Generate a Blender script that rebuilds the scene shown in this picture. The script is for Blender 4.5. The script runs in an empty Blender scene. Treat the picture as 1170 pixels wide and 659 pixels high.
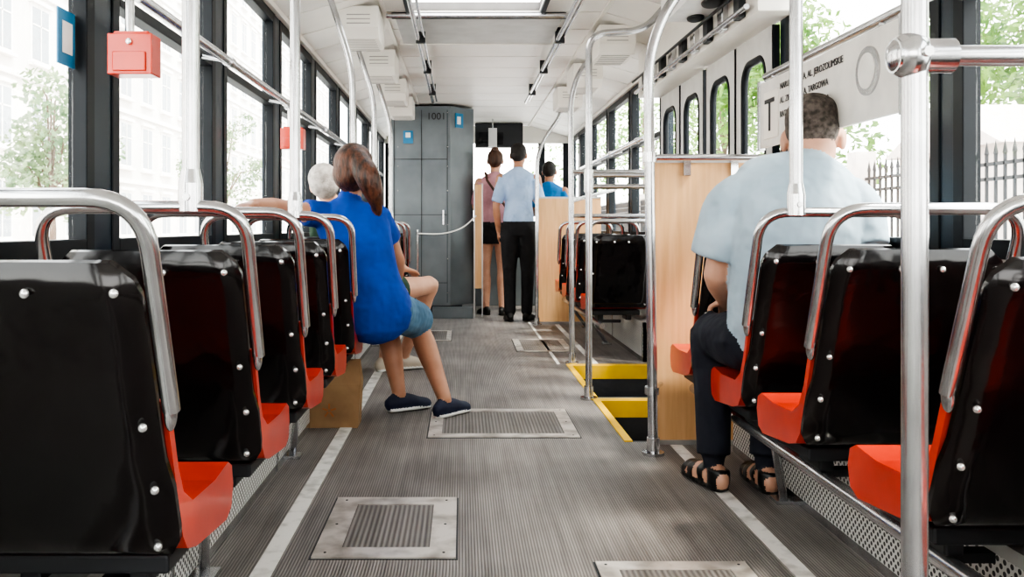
import bpy, bmesh, math, random
from mathutils import Vector, Matrix
from mathutils.bvhtree import BVHTree
random.seed(7)
V = Vector
scene = bpy.context.scene
COL = scene.collection

# ------------------------------------------------------------------ materials
def newmat(name):
    m = bpy.data.materials.new(name); m.use_nodes = True
    nt = m.node_tree
    b = nt.nodes.get('Principled BSDF')
    return m, nt, b

def coords(nt, stretch=(1,1,1), kind='Object', rot=(0,0,0)):
    tc = nt.nodes.new('ShaderNodeTexCoord'); mp = nt.nodes.new('ShaderNodeMapping')
    mp.inputs['Scale'].default_value = stretch
    mp.inputs['Rotation'].default_value = rot
    nt.links.new(tc.outputs[kind], mp.inputs['Vector'])
    return mp.outputs['Vector']

def mat(name, col, rough=.5, metal=0., col2=None, ns=8., stretch=(1,1,1), bump=0., bs=None, coat=0., detail=3, lo=.35, hi=.65, spec=None, bd=.01):
    m, nt, b = newmat(name)
    b.inputs['Base Color'].default_value = (*col, 1)
    b.inputs['Roughness'].default_value = rough
    b.inputs['Metallic'].default_value = metal
    if spec is not None: b.inputs['Specular IOR Level'].default_value = spec
    if coat: b.inputs['Coat Weight'].default_value = coat
    if col2 is None: col2 = tuple(c*.86 for c in col)
    vec = coords(nt, stretch)
    n = nt.nodes.new('ShaderNodeTexNoise'); n.inputs['Scale'].default_value = ns; n.inputs['Detail'].default_value = detail
    nt.links.new(vec, n.inputs['Vector'])
    r = nt.nodes.new('ShaderNodeValToRGB')
    r.color_ramp.elements[0].position = lo; r.color_ramp.elements[1].position = hi
    r.color_ramp.elements[0].color = (*col2, 1); r.color_ramp.elements[1].color = (*col, 1)
    nt.links.new(n.outputs['Fac'], r.inputs['Fac']); nt.links.new(r.outputs['Color'], b.inputs['Base Color'])
    if bump:
        n2 = nt.nodes.new('ShaderNodeTexNoise'); n2.inputs['Scale'].default_value = bs or ns*4
        nt.links.new(vec, n2.inputs['Vector'])
        bp = nt.nodes.new('ShaderNodeBump'); bp.inputs['Strength'].default_value = bump; bp.inputs['Distance'].default_value = bd
        nt.links.new(n2.outputs['Fac'], bp.inputs['Height']); nt.links.new(bp.outputs['Normal'], b.inputs['Normal'])
    return m

M = {}
M['vinyl'] = mat('black_vinyl', (.009,.0055,.006), .15, col2=(.004,.0032,.0036), ns=3, bump=.4, bs=8, spec=.5, bd=.018)
M['red'] = mat('red_plastic', (.62,.050,.020), .28, col2=(.48,.032,.014), ns=6, coat=.3)
M['steel'] = mat('brushed_steel', (.66,.66,.67), .20, .95, col2=(.50,.50,.51), ns=12)
M['steelp'] = mat('satin_grey_pole', (.58,.58,.59), .23, .88, col2=(.46,.46,.47), ns=9)
M['rivet'] = mat('rivet_metal', (.85,.85,.85), .25, .8)
M['black'] = mat('window_rubber_black', (.004,.007,.011), .5, col2=(.003,.005,.008), spec=.3)
M['navyframe'] = mat('navy_frame', (.006,.016,.028), .40, spec=.35)
M['wall'] = mat('grey_wall_panel', (.50,.50,.48), .5)
M['ceil'] = mat('cream_ceiling_panel', (.88,.855,.81), .42, col2=(.81,.785,.74), ns=2)
M['ceilgap'] = mat('ceiling_gap', (.16,.155,.15), .7)
M['slot'] = mat('vent_slot', (.42,.40,.38), .7)
M['cream'] = mat('cream_cover', (.84,.81,.75), .4, col2=(.77,.74,.68), ns=3)
M['grey'] = mat('grey_hatch_panel', (.56,.56,.55), .45)
M['wood'] = mat('wood_laminate', (.74,.46,.235), .42, col2=(.65,.38,.18), ns=5, stretch=(9,9,.6), detail=5)
M['woodedge'] = mat('panel_edge_metal', (.55,.55,.55), .35, .7)
M['cab'] = mat('bluegrey_metal', (.17,.195,.21), .36, .2, col2=(.13,.15,.165), ns=3)
M['cabd'] = mat('dark_seam', (.03,.035,.04), .6)
M['white'] = mat('white_line_paint', (.74,.72,.69), .55, col2=(.46,.445,.42), ns=14, detail=6, lo=.32, hi=.52)
M['alu'] = mat('worn_aluminium', (.66,.62,.58), .36, .4, col2=(.33,.30,.27), ns=11, detail=8, lo=.34, hi=.6)
M['yellow'] = mat('yellow_paint', (.86,.55,.02), .45, col2=(.75,.46,.02))
M['tread'] = mat('dark_tread', (.045,.048,.055), .7, bump=.3)
M['doorgrey'] = mat('door_grey', (.62,.62,.60), .42)
M['signw'] = mat('white_sign', (.80,.79,.75), .45)
M['ink'] = mat('black_ink', (.03,.03,.035), .6)
M['blue'] = mat('blue_sticker', (.03,.22,.42), .4)
M['sw'] = mat('white_plastic', (.85,.85,.84), .35)
M['bag'] = mat('kraft_paper', (.34,.21,.11), .8, col2=(.26,.155,.08), ns=7, bump=.5, bs=12)
M['orange'] = mat('orange_print', (.42,.15,.05), .7)
M['darkbox'] = mat('dark_plastic', (.02,.022,.026), .5)
M['asphalt'] = mat('asphalt', (.50,.50,.49), .85)
M['facade'] = mat('plaster_facade', (.78,.75,.72), .8, col2=(.70,.67,.64), ns=.6)
M['ftrim'] = mat('facade_trim', (.88,.86,.84), .8)
M['fwin'] = mat('facade_window', (.30,.33,.36), .25)
M['fence'] = mat('iron_fence', (.03,.03,.035), .5)
M['bark'] = mat('bark', (.18,.13,.10), .9)
M['pink'] = mat('pale_plaster', (.84,.74,.70), .8)

def leafmat(name, c1, c2):
    m, nt, b = newmat(name)
    vec = coords(nt)
    n = nt.nodes.new('ShaderNodeTexNoise'); n.inputs['Scale'].default_value = 1.3
    nt.links.new(vec, n.inputs['Vector'])
    r = nt.nodes.new('ShaderNodeValToRGB'); r.color_ramp.elements[0].color = (*c1,1); r.color_ramp.elements[1].color = (*c2,1)
    r.color_ramp.elements[0].position=.35; r.color_ramp.elements[1].position=.65
    nt.links.new(n.outputs['Fac'], r.inputs['Fac']); nt.links.new(r.outputs['Color'], b.inputs['Base Color'])
    b.inputs['Roughness'].default_value = .55
    tr = nt.nodes.new('ShaderNodeBsdfTranslucent'); nt.links.new(r.outputs['Color'], tr.inputs['Color'])
    mx = nt.nodes.new('ShaderNodeMixShader'); mx.inputs[0].default_value = .45
    out = nt.nodes.get('Material Output')
    nt.links.new(b.outputs[0], mx.inputs[1]); nt.links.new(tr.outputs[0], mx.inputs[2]); nt.links.new(mx.outputs[0], out.inputs[0])
    return m
M['leaf'] = leafmat('green_leaves', (.09,.21,.04), (.30,.45,.11))
M['leaf2'] = leafmat('grey_green_leaves', (.15,.24,.13), (.34,.43,.25))

m, nt, b = newmat('window_glass')
t = nt.nodes.new('ShaderNodeBsdfTransparent'); t.inputs[0].default_value=(.97,.985,.98,1)
g = nt.nodes.new('ShaderNodeBsdfGlossy'); g.inputs['Roughness'].default_value=.03
mx = nt.nodes.new('ShaderNodeMixShader'); mx.inputs[0].default_value=.05
nt.links.new(t.outputs[0], mx.inputs[1]); nt.links.new(g.outputs[0], mx.inputs[2]); nt.links.new(mx.outputs[0], nt.nodes['Material Output'].inputs[0])
M['glass'] = m

def ribbed(name, c1, c2, scale=36):
    m, nt, b = newmat(name)
    vec = coords(nt)
    w = nt.nodes.new('ShaderNodeTexWave'); w.wave_type='BANDS'; w.bands_direction='X'
    w.inputs['Scale'].default_value = scale
    nt.links.new(vec, w.inputs['Vector'])
    n = nt.nodes.new('ShaderNodeTexNoise'); n.inputs['Scale'].default_value=2.6; n.inputs['Detail'].default_value=9
    nt.links.new(vec, n.inputs['Vector'])
    vs = coords(nt, (18,.8,1))
    n3 = nt.nodes.new('ShaderNodeTexNoise'); n3.inputs['Scale'].default_value=2; n3.inputs['Detail'].default_value=6
    nt.links.new(vs, n3.inputs['Vector'])
    ad = nt.nodes.new('ShaderNodeMath'); ad.operation='ADD'; nt.links.new(n.outputs['Fac'], ad.inputs[0]); nt.links.new(n3.outputs['Fac'], ad.inputs[1])
    mu = nt.nodes.new('ShaderNodeMath'); mu.operation='MULTIPLY'; mu.inputs[1].default_value=.5; nt.links.new(ad.outputs[0], mu.inputs[0])
    r = nt.nodes.new('ShaderNodeValToRGB'); r.color_ramp.elements[0].position=.38; r.color_ramp.elements[1].position=.62
    r.color_ramp.elements[0].color=(*c1,1); r.color_ramp.elements[1].color=(*c2,1)
    nt.links.new(mu.outputs[0], r.inputs['Fac'])
    mr = nt.nodes.new('ShaderNodeMapRange'); mr.inputs['To Min'].default_value=.45; mr.inputs['To Max'].default_value=1.14
    nt.links.new(w.outputs['Fac'], mr.inputs['Value'])
    vm = nt.nodes.new('ShaderNodeVectorMath'); vm.operation='SCALE'
    nt.links.new(r.outputs['Color'], vm.inputs[0]); nt.links.new(mr.outputs[0], vm.inputs['Scale'])
    nt.links.new(vm.outputs[0], b.inputs['Base Color'])
    bp = nt.nodes.new('ShaderNodeBump'); bp.inputs['Strength'].default_value=.4; bp.inputs['Distance'].default_value=.003
    nt.links.new(w.outputs['Fac'], bp.inputs['Height']); nt.links.new(bp.outputs['Normal'], b.inputs['Normal'])
    b.inputs['Roughness'].default_value=.44
    return m
M['floor'] = ribbed('ribbed_rubber_floor', (.160,.146,.140), (.305,.282,.268), 36)
M['rib2'] = ribbed('ribbed_hatch_insert', (.14,.13,.12), (.23,.21,.20), 20)

m, nt, b = newmat('perforated_metal')
tc = nt.nodes.new('ShaderNodeTexCoord'); sp = nt.nodes.new('ShaderNodeSeparateXYZ'); nt.links.new(tc.outputs['Object'], sp.inputs[0])
ax = nt.nodes.new('ShaderNodeMath'); ax.operation='ADD'; nt.links.new(sp.outputs['X'], ax.inputs[0]); nt.links.new(sp.outputs['Y'], ax.inputs[1])
cb = nt.nodes.new('ShaderNodeCombineXYZ'); nt.links.new(ax.outputs[0], cb.inputs[0]); nt.links.new(sp.outputs['Z'], cb.inputs[1])
mp = nt.nodes.new('ShaderNodeMapping'); mp.inputs['Rotation'].default_value=(0,0,math.radians(45)); mp.inputs['Scale'].default_value=(1,1,1)
nt.links.new(cb.outputs[0], mp.inputs[0])
vo = nt.nodes.new('ShaderNodeTexVoronoi'); vo.voronoi_dimensions='2D'; vo.inputs['Scale'].default_value=58; vo.inputs['Randomness'].default_value=0
nt.links.new(mp.outputs[0], vo.inputs['Vector'])
lt = nt.nodes.new('ShaderNodeMath'); lt.operation='LESS_THAN'; lt.inputs[1].default_value=.34; nt.links.new(vo.outputs['Distance'], lt.inputs[0])
mc = nt.nodes.new('ShaderNodeMixRGB'); mc.inputs[1].default_value=(.66,.66,.64,1); mc.inputs[2].default_value=(.02,.02,.02,1)
nt.links.new(lt.outputs[0], mc.inputs[0]); nt.links.new(mc.outputs[0], b.inputs['Base Color']); b.inputs['Roughness'].default_value=.45
M['perf'] = m

def fabric(name, col, col2=None, rough=.85): return mat(name, col, rough, col2=col2 or tuple(c*.78 for c in col), ns=7, bump=1., bs=8, bd=.04)
M['skin'] = mat('skin', (.60,.35,.25), .5, col2=(.53,.29,.20), ns=10)
M['skintan'] = mat('skin_tanned', (.47,.24,.15), .48, col2=(.40,.19,.115), ns=10)
M['royal'] = fabric('royal_blue_cotton', (.005,.065,.40), (.004,.045,.28))
M['denim'] = fabric('denim', (.09,.19,.30), (.05,.12,.20))
M['brown'] = mat('brown_hair', (.12,.042,.020), .36, col2=(.018,.008,.005), ns=9, stretch=(6,6,1), bump=.5)
M['lightbrown'] = mat('dark_auburn_hair', (.10,.045,.024), .5, col2=(.045,.02,.012), ns=9, stretch=(6,6,1))
M['darkhair'] = mat('dark_hair', (.022,.016,.014), .55, col2=(.010,.008,.008), ns=40, bump=.6)
M['cropped'] = mat('cropped_greying_hair', (.14,.115,.10), .7, col2=(.035,.027,.023), ns=55, bump=.6)
M['greyhair'] = mat('grey_hair', (.50,.47,.44), .7, col2=(.30,.28,.26), ns=30, bump=.5)
M['lightblue'] = fabric('light_blue_cotton', (.42,.52,.60), (.34,.44,.52))
M['shirtw'] = fabric('pale_blue_shirt', (.40,.53,.74), (.31,.43,.64))
M['pinkt'] = fabric('dusty_pink_blouse', (.56,.30,.34))
M['blackf'] = fabric('black_cloth', (.012,.012,.015))
M['navy'] = fabric('navy_trousers', (.014,.017,.03))
M['green'] = fabric('dark_green_cloth', (.03,.07,.045))
M['bluet'] = fabric('blue_tshirt', (.02,.20,.50))
M['shoe'] = mat('navy_canvas_shoe', (.012,.018,.05), .7)
M['shoeb'] = mat('black_leather', (.010,.010,.010), .35)
M['beige'] = mat('beige_leather', (.55,.48,.40), .6)
M['strap'] = mat('brown_leather_strap', (.07,.028,.015), .5)
M['lip'] = mat('lips', (.45,.16,.13), .45)
M['eyew'] = mat('eye_white', (.8,.8,.78), .3)
M['iris'] = mat('iris_dark', (.03,.02,.015), .2)

# ------------------------------------------------------------------ mesh builder
def catmull(p, n):
    out = []
    for i in range(len(p)-1):
        a = p[max(i-1,0)]; b_ = p[i]; c = p[i+1]; d = p[min(i+2,len(p)-1)]
        for k in range(n):
            t = k/n
            out.append([.5*((2*b_[j])+(-a[j]+c[j])*t+(2*a[j]-5*b_[j]+4*c[j]-d[j])*t*t+(-a[j]+3*b_[j]-3*c[j]+d[j])*t**3) for j in range(len(b_))])
    out.append(list(p[-1]))
    return out

def round_path(pts, r, n=6):
    pts = [V(p) for p in pts]; out = [pts[0]]
    for i in range(1, len(pts)-1):
        a, b_, c = pts[i-1], pts[i], pts[i+1]
        d1 = (a-b_); d2 = (c-b_)
        rr = min(r, d1.length*.49, d2.length*.49)
        p1 = b_+d1.normalized()*rr; p2 = b_+d2.normalized()*rr
        for k in range(n+1):
            t = k/n
            out.append(p1*(1-t)**2 + b_*2*t*(1-t) + p2*t*t)
    out.append(pts[-1]); return out

class MB:
    def __init__(s): s.v=[]; s.f=[]; s.m=[]; s.s=[]; s.mats=[]
    def mi(s, k):
        mm = M[k]
        if mm not in s.mats: s.mats.append(mm)
        return s.mats.index(mm)
    def add(s, vs, fs, k, smooth=False):
        o = len(s.v); i = s.mi(k)
        s.v += [V(p) for p in vs]
        for f in fs: s.f.append([o+a for a in f]); s.m.append(i); s.s.append(smooth)
    def box(s, c, d, k, R=None):
        c = V(c); vs=[]
        for x in (-.5,.5):
            for y in (-.5,.5):
                for z in (-.5,.5):
                    p = V((x*d[0],y*d[1],z*d[2]))
                    if R is not None: p = R @ p
                    vs.append(c+p)
        s.add(vs, [(0,1,3,2),(4,6,7,5),(0,4,5,1),(2,3,7,6),(0,2,6,4),(1,5,7,3)], k)
    def bb(s, x0,x1,y0,y1,z0,z1,k): s.box(((x0+x1)/2,(y0+y1)/2,(z0+z1)/2),(x1-x0,y1-y0,z1-z0),k)
    def tube(s, path, r, k, n=12):
        path=[V(p) for p in path]; N=len(path)
        rs = r if isinstance(r,(list,tuple)) else [r]*N
        t0=(path[1]-path[0]).normalized(); ref = V((0,0,1)) if abs(t0.z)<.9 else V((1,0,0))
        u=(ref-t0*ref.dot(t0)).normalized(); vs=[]
        for i in range(N):
            t=(path[min(i+1,N-1)]-path[max(i-1,0)]).normalized()
            u=(u-t*u.dot(t)).normalized(); w=t.cross(u)
            for j in range(n):
                a=2*math.pi*j/n; vs.append(path[i]+(u*math.cos(a)+w*math.sin(a))*rs[i])
        fs=[(i*n+j,i*n+(j+1)%n,(i+1)*n+(j+1)%n,(i+1)*n+j) for i in range(N-1) for j in range(n)]
        s.add(vs,fs,k,True)
        s.add(vs[:n],[tuple(range(n))],k); s.add(vs[-n:],[tuple(range(n))],k)
    def loft(s, path, rad, side, k, n=20, sub=4, rnd=True):
        rows=[list(p)+list(r if isinstance(r,(tuple,list)) else (r,r)) for p,r in zip(path,rad)]
        if sub>1: rows=catmull(rows,sub)
        if rnd:
            d0=(V(rows[0][:3])-V(rows[1][:3])).normalized(); d1=(V(rows[-1][:3])-V(rows[-2][:3])).normalized()
            def ext(row,d):
                o=[]; q=min(row[3],row[4])
                for f,sc in ((.5,.86),(.85,.5),(.98,.15)):
                    p=V(row[:3])+d*q*f; o.append([p.x,p.y,p.z,row[3]*sc,row[4]*sc])
                return o
            rows=list(reversed(ext(rows[0],d0)))+rows+ext(rows[-1],d1)
        N=len(rows); side=V(side).normalized(); vs=[]
        P=[V(r_[:3]) for r_ in rows]
        for i in range(N):
            t=(P[min(i+1,N-1)]-P[max(i-1,0)]).normalized()
            u=side-t*side.dot(t)
            if u.length<1e-3: u=V((0,1,0))-t*t.y
            u.normalize(); w=t.cross(u)
            for j in range(n):
                a=2*math.pi*j/n; vs.append(P[i]+u*math.cos(a)*rows[i][3]+w*math.sin(a)*rows[i][4])
        fs=[(i*n+j,i*n+(j+1)%n,(i+1)*n+(j+1)%n,(i+1)*n+j) for i in range(N-1) for j in range(n)]
        fs.append(tuple(reversed(range(n)))); fs.append(tuple(range((N-1)*n,N*n)))
        s.add(vs,fs,k,True)
    def ell(s, c, r, k, R=None, nu=20, nv=12):
        c=V(c); vs=[]
        for i in range(nv+1):
            ph=math.pi*i/nv
            if i in (0,nv): vs.append(V((0,0,math.cos(ph)*r[2]))); continue
            for j in range(nu):
                a=2*math.pi*j/nu; vs.append(V((math.sin(ph)*math.cos(a)*r[0],math.sin(ph)*math.sin(a)*r[1],math.cos(ph)*r[2])))
        if R is not None: vs=[R@p for p in vs]
        vs=[c+p for p in vs]; fs=[]
        idx=lambda i,j:1+(i-1)*nu+j%nu
        for j in range(nu): fs.append((0,idx(1,j),idx(1,j+1))); fs.append((len(vs)-1,idx(nv-1,j+1),idx(nv-1,j)))
        for i in range(1,nv-1):
            for j in range(nu): fs.append((idx(i,j),idx(i+1,j),idx(i+1,j+1),idx(i,j+1)))
        s.add(vs,fs,k,True)
    def prism(s, prof, x0, x1, k, smooth=False):
        n=len(prof); vs=[V((x0,y,z)) for y,z in prof]+[V((x1,y,z)) for y,z in prof]
        s.add(vs,[(i,(i+1)%n,n+(i+1)%n,n+i) for i in range(n)],k,smooth)
        s.add(vs,[tuple(range(n)),tuple(range(n,2*n))],k)
    def finish(s, name, bevel=0, loc=(0,0,0), parent=None):
        me=bpy.data.meshes.new(name); me.from_pydata(s.v,[],s.f)
        for mm in s.mats: me.materials.append(mm)
        me.polygons.foreach_set('material_index',s.m); me.polygons.foreach_set('use_smooth',s.s)
        bm=bmesh.new(); bm.from_mesh(me); bmesh.ops.recalc_face_normals(bm,faces=bm.faces); bm.to_mesh(me); bm.free()
        ob=bpy.data.objects.new(name,me); COL.objects.link(ob); ob.location=loc
        if bevel:
            bv=ob.modifiers.new('bevel','BEVEL'); bv.width=bevel; bv.segments=2; bv.limit_method='ANGLE'; bv.angle_limit=math.radians(45)
        if parent: ob.parent=parent
        return ob

def text(body, size, loc, R, parent, k, name='lettering'):
    cu=bpy.data.curves.new(name,'FONT'); cu.body=body; cu.size=size; cu.extrude=.0008
    cu.align_x='LEFT'
    ob=bpy.data.objects.new(name,cu); COL.objects.link(ob); cu.materials.append(M[k])
    ob.matrix_world=Matrix.Translation(V(loc))@R.to_4x4()
    if parent:
        ob.parent=parent; ob.matrix_parent_inverse=parent.matrix_world.inverted()
    return ob

XL, XR = -.98, 1.36
YB, YF = -2.0, 11.0

# ------------------------------------------------------------------ floor
f=MB()
f.bb(XL-.06,.73,YB,YF,-.06,0,'floor')
f.bb(.73,XR+.04,YB,3.76,-.06,0,'floor')
f.bb(.73,XR+.04,4.66,4.74,-.06,0,'floor')
f.bb(.73,XR+.04,5.84,YF,-.06,0,'floor')
f.finish('floor')
for (y0,y1) in ((3.76,4.66),(4.74,5.84)):
    w=MB()
    w.bb(.70,.73,y0,y1,-.60,-.06,'tread')
    w.bb(.73,1.04,y0,y1,-.30,-.26,'tread'); w.bb(1.04,1.32,y0,y1,-.60,-.56,'tread'); w.bb(1.02,1.04,y0,y1,-.58,-.28,'tread')
    w.bb(.73,1.32,y1-.02,y1,-.60,-.085,'tread'); w.bb(.73,1.32,y1-.024,y1+.002,-.085,.003,'yellow')
    w.bb(.73,1.32,y0,y0+.02,-.60,.0,'tread')
    w.bb(.698,.733,y0,y1+.04,-.04,.005,'yellow'); w.bb(.73,1.32,y1,y1+.045,.0,.004,'yellow')
    w.finish('door_step_well')
l=MB(); l.bb(-.56,-.505,YB,8.9,.0,.003,'white'); l.bb(.88,.93,YB,3.70,.0,.003,'white'); l.bb(.64,.66,5.9,8.5,.0,.003,'white'); l.bb(.88,.92,5.9,8.3,0,.003,'white')
l.finish('trim_1')
def hatch(x0,x1,y0,y1,b):
    h=MB(); z=.006
    h.bb(x0,x1,y0,y0+b,0,z,'alu'); h.bb(x0,x1,y1-b,y1,0,z,'alu'); h.bb(x0,x0+b,y0+b,y1-b,0,z,'alu'); h.bb(x1-b,x1,y0+b,y1-b,0,z,'alu')
    h.bb(x0+b,x1-b,y0+b,y1-b,0,.003,'rib2')
    for x in (x0+b*.45,x1-b*.45):
        for y in (y0+b*.45,(y0+y1)/2,y1-b*.45): h.tube([(x,y,z-.002),(x,y,z+.0012)],.004,'cabd',10)
    h.bb(x0-.006,x1+.006,y0-.006,y1+.006,0,.0015,'cabd')
    h.finish('floor_hatch')
hatch(-.42,-.018,2.43,2.97,.075); hatch(-.15,.517,3.83,4.42,.06); hatch(.365,.775,1.86,2.40,.055); hatch(.41,.83,6.48,7.2,.05); hatch(-.36,-.09,7.1,7.8,.04)

# ------------------------------------------------------------------ walls, pillars, windows
def side_wall(name, X, sgn, pil, pw, door=None):
    o = X+sgn*.06
    x0,x1=min(X,o),max(X,o)
    w=MB()
    spans=[(YB,YF)] if not door else [(YB,door[0]),(door[1],YF)]
    for a,b_ in spans: w.bb(x0,x1,a,b_,0,.84,'wall')
    w.bb(x0,x1,YB,YF,2.03,2.14,'cream')
    for p in pil: w.bb(x0-.002,x1+.002,p-pw/2,p+pw/2,.84,2.03,'navyframe')
    w.finish(name)
    for i in range(len(pil)-1):
        a=pil[i]+pw/2; b_=pil[i+1]-pw/2
        if door and a>door[0]-.2 and b_<door[1]+.2: continue
        g=MB(); fw=.05; xa,xb=x0+.005-sgn*.012,x1-.005-sgn*.012
        g.bb(xa,xb,a,a+fw,.84,2.03,'black'); g.bb(xa,xb,b_-fw,b_,.84,2.03,'black')
        g.bb(xa,xb,a+fw,b_-fw,.84,.89,'black'); g.bb(xa,xb,a+fw,b_-fw,1.98,2.03,'black'); g.bb(xa,xb,a+fw,b_-fw,1.55,1.585,'black')
        xm=(x0+x1)/2; g.bb(xm-.003,xm+.003,a+fw,b_-fw,.89,1.98,'glass')
        g.finish('window_%d'%(i+1 if sgn<0 else i+20),.004)
side_wall('wall_left',XL,-1,[-2.0,-1.0,.10,1.22,2.38,3.52,4.62,5.75,6.88,8.0,9.1,10.05,10.95],.12)
side_wall('wall_right',XR,1,[-2.0,-1.0,.15,1.3,2.45,3.70,5.92,7.05,8.15,9.25,10.1,10.95],.07,(3.66,5.9))
w=MB(); w.bb(XL,XR,YB-.06,YB,0,.95,'wall'); w.bb(XL,XR,YB-.06,YB,2.0,2.2,'cream'); w.bb(XL,XL+.1,YB-.06,YB,.95,2.0,'navyframe'); w.bb(XR-.1,XR,YB-.06,YB,.95,2.0,'navyframe'); w.finish('wall_back')
w=MB(); w.bb(XL,XR,YF,YF+.06,0,.98,'wall'); w.bb(XL,XR,YF,YF+.06,1.98,2.2,'cream')
for x in (XL+.05,.1,1.0,XR-.05): w.bb(x-.04,x+.04,YF,YF+.06,.98,1.98,'black')
w.bb(XL,XR,YF,YF+.05,.95,1.0,'black'); w.finish('wall_front')

# ------------------------------------------------------------------ ceiling
c=MB(); fl,fr=-.46,.84; gp=.009
y=YB
while y<YF:
    y1=min(y+.45,YF)
    hx0,hx1=-.30,.46
    if y>=4.2 and y<4.9:
        c.bb(fl,hx0,y+gp,y1-gp,2.2,2.215,'ceil'); c.bb(hx1,fr,y+gp,y1-gp,2.2,2.215,'ceil')
    else: c.bb(fl,fr,y+gp,y1-gp,2.2,2.215,'ceil')
    for (xa,za,xb,zb) in ((XL-.02,2.05,fl,2.2),(fr,2.2,XR+.02,2.05)):
        vs=[(xa,y+gp,za),(xb,y+gp,zb),(xb,y1-gp,zb),(xa,y1-gp,za)]
        vs+= [(p[0],p[1],p[2]+.015) for p in vs]
        c.add(vs,[(0,1,2,3),(4,5,6,7),(0,1,5,4),(1,2,6,5),(2,3,7,6),(3,0,4,7)],'ceil')
    y=y1
for (ya,yb) in ((YB,4.3),(5.2,YF)): c.bb(XL-.06,XR+.06,ya,yb,2.216,2.26,'ceilgap')
c.bb(XL-.06,-.30,4.3,5.2,2.216,2.26,'ceilgap'); c.bb(.46,XR+.06,4.3,5.2,2.216,2.26,'ceilgap')
c.finish('ceiling')
h=MB(); h.bb(-.40,.60,5.24,5.96,2.172,2.198,'grey'); h.bb(-.42,.62,5.20,5.23,2.165,2.20,'cabd'); h.bb(-.42,.62,5.96,5.99,2.165,2.2,'cream')
h.tube([(-.44,5.08,2.15),(.66,5.08,2.15)],.014,'steelp')
for a in (-.33,.46): h.bb(a,a+.03,4.3,5.2,2.18,2.2,'cabd')
h.finish('roof_hatch',.004)
b_=MB()
for x in (-.46,.84): b_.bb(x-.012,x+.012,YB,YF,2.188,2.200,'cream')
b_.bb(XL,XL+.03,YB,YF,2.03,2.06,'cream'); b_.bb(XR-.03,XR,YB,YF,2.03,2.06,'cream')
b_.finish('trim_2')
for x in (-.28,.61):
    r=MB()
    r.tube([(x,2.0,2.12),(x,8.4,2.12)],.014,'steelp'); r.tube([(x+.035,2.0,2.135),(x+.035,8.4,2.135)],.009,'steel')
    yy=2.3
    while yy<8.4: r.bb(x-.015,x+.045,yy-.015,yy+.015,2.10,2.199,'darkbox'); yy+=1.1
    r.finish('ceiling_rail')
def housing(x,y,sg,L=.55):
    h=MB(); W=.22
    prof=[(-L/2,2.16),(L/2,2.16),(L/2,2.04),(L/2-.05,1.985),(-L/2+.05,1.985),(-L/2,2.04)]
    h.prism([(y+p[0],p[1]) for p in prof],x-W/2,x+W/2,'cream')
    for i in range(3): h.bb(x-W*.30,x+W*.30,y-L/2-.003,y-L/2+.002,2.06+i*.024,2.066+i*.024,'slot')
    for i in range(7): h.bb(x-W*.4,x+W*.4,y-L*.32+i*.05,y-L*.32+i*.05+.008,1.982,1.987,'slot')
    h.finish('ceiling_light_housing',.01)
for y in (5.1,6.3,7.5,8.5): housing(-.58,y,-1,.42)
for y in (3.1,5.55,6.8,7.9): housing(.95,y,1,.42)
h=MB()
h.prism([(3.55,2.12),(5.95,2.12),(5.95,1.80),(3.55,1.80)],1.20,1.355,'cream')
h.prism([(3.3,2.15),(4.4,2.15),(4.4,1.98),(4.3,1.93),(3.4,1.93),(3.3,1.98)],1.0,1.25,'sw')
for i in range(9): h.bb(1.17,1.2,3.7+i*.24,3.78+i*.24,1.81,1.93,'steel' if i%2 else 'darkbox')
h.tube([(1.17,3.6,1.83),(1.17,5.9,1.83)],.012,'steel'); h.tube([(1.15,3.6,1.90),(1.15,5.9,1.90)],.008,'darkbox')
h.ell((1.12,3.9,1.925),(.05,.09,.02),'darkbox'); h.ell((1.12,4.2,1.925),(.04,.06,.018),'darkbox')
h.finish('door_mechanism_cover',.01)

# ------------------------------------------------------------------ folding door leaves
def leaf(y0,y1):
    d=MB(); x=1.33; z0,z1=-.56,1.79
    iy0,iy1,iz0,iz1,r=y0+.09,y1-.09,.62,1.68,.09
    inn=[];out=[]
    for (cy,cz,a0,oy,oz) in ((iy1-r,iz1-r,0,y1,z1),(iy0+r,iz1-r,90,y0,z1),(iy0+r,iz0+r,180,y0,z0),(iy1-r,iz0+r,270,y1,z0)):
        for k in range(7):
            a=math.radians(a0+k*15); inn.append((cy+r*math.cos(a),cz+r*math.sin(a))); out.append((oy,oz))
    n=len(inn)
    for xx in (x,x+.03):
        vs=[(xx,p[0],p[1]) for p in inn]+[(xx,p[0],p[1]) for p in out]; fs=[]
        for i in range(n):
            j=(i+1)%n
            fs.append((i,j,n+i) if out[i]==out[j] else (i,j,n+j,n+i))
        d.add(vs,fs,'doorgrey')
    ring=[V((x+.012,p[0],p[1])) for p in inn]; ring.append(ring[0].copy()); d.tube(ring,.018,'black',8)
    d.bb(x,x+.03,y0-.004,y0+.008,z0,z1,'black'); d.bb(x,x+.03,y1-.008,y1+.004,z0,z1,'black')
    d.bb(x+.012,x+.016,iy0,iy1,iz0,iz1,'glass')
    d.tube(round_path([(x,y0+.04,.75),(x-.04,y0+.04,.78),(x-.04,y0+.04,1.2),(x,y0+.04,1.23)],.03),.01,'steel')
    return d
for i,yy in enumerate((3.75,4.27,4.83,5.36)):
    leaf(yy,yy+.50).finish('door_%d'%(i+1))

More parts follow.
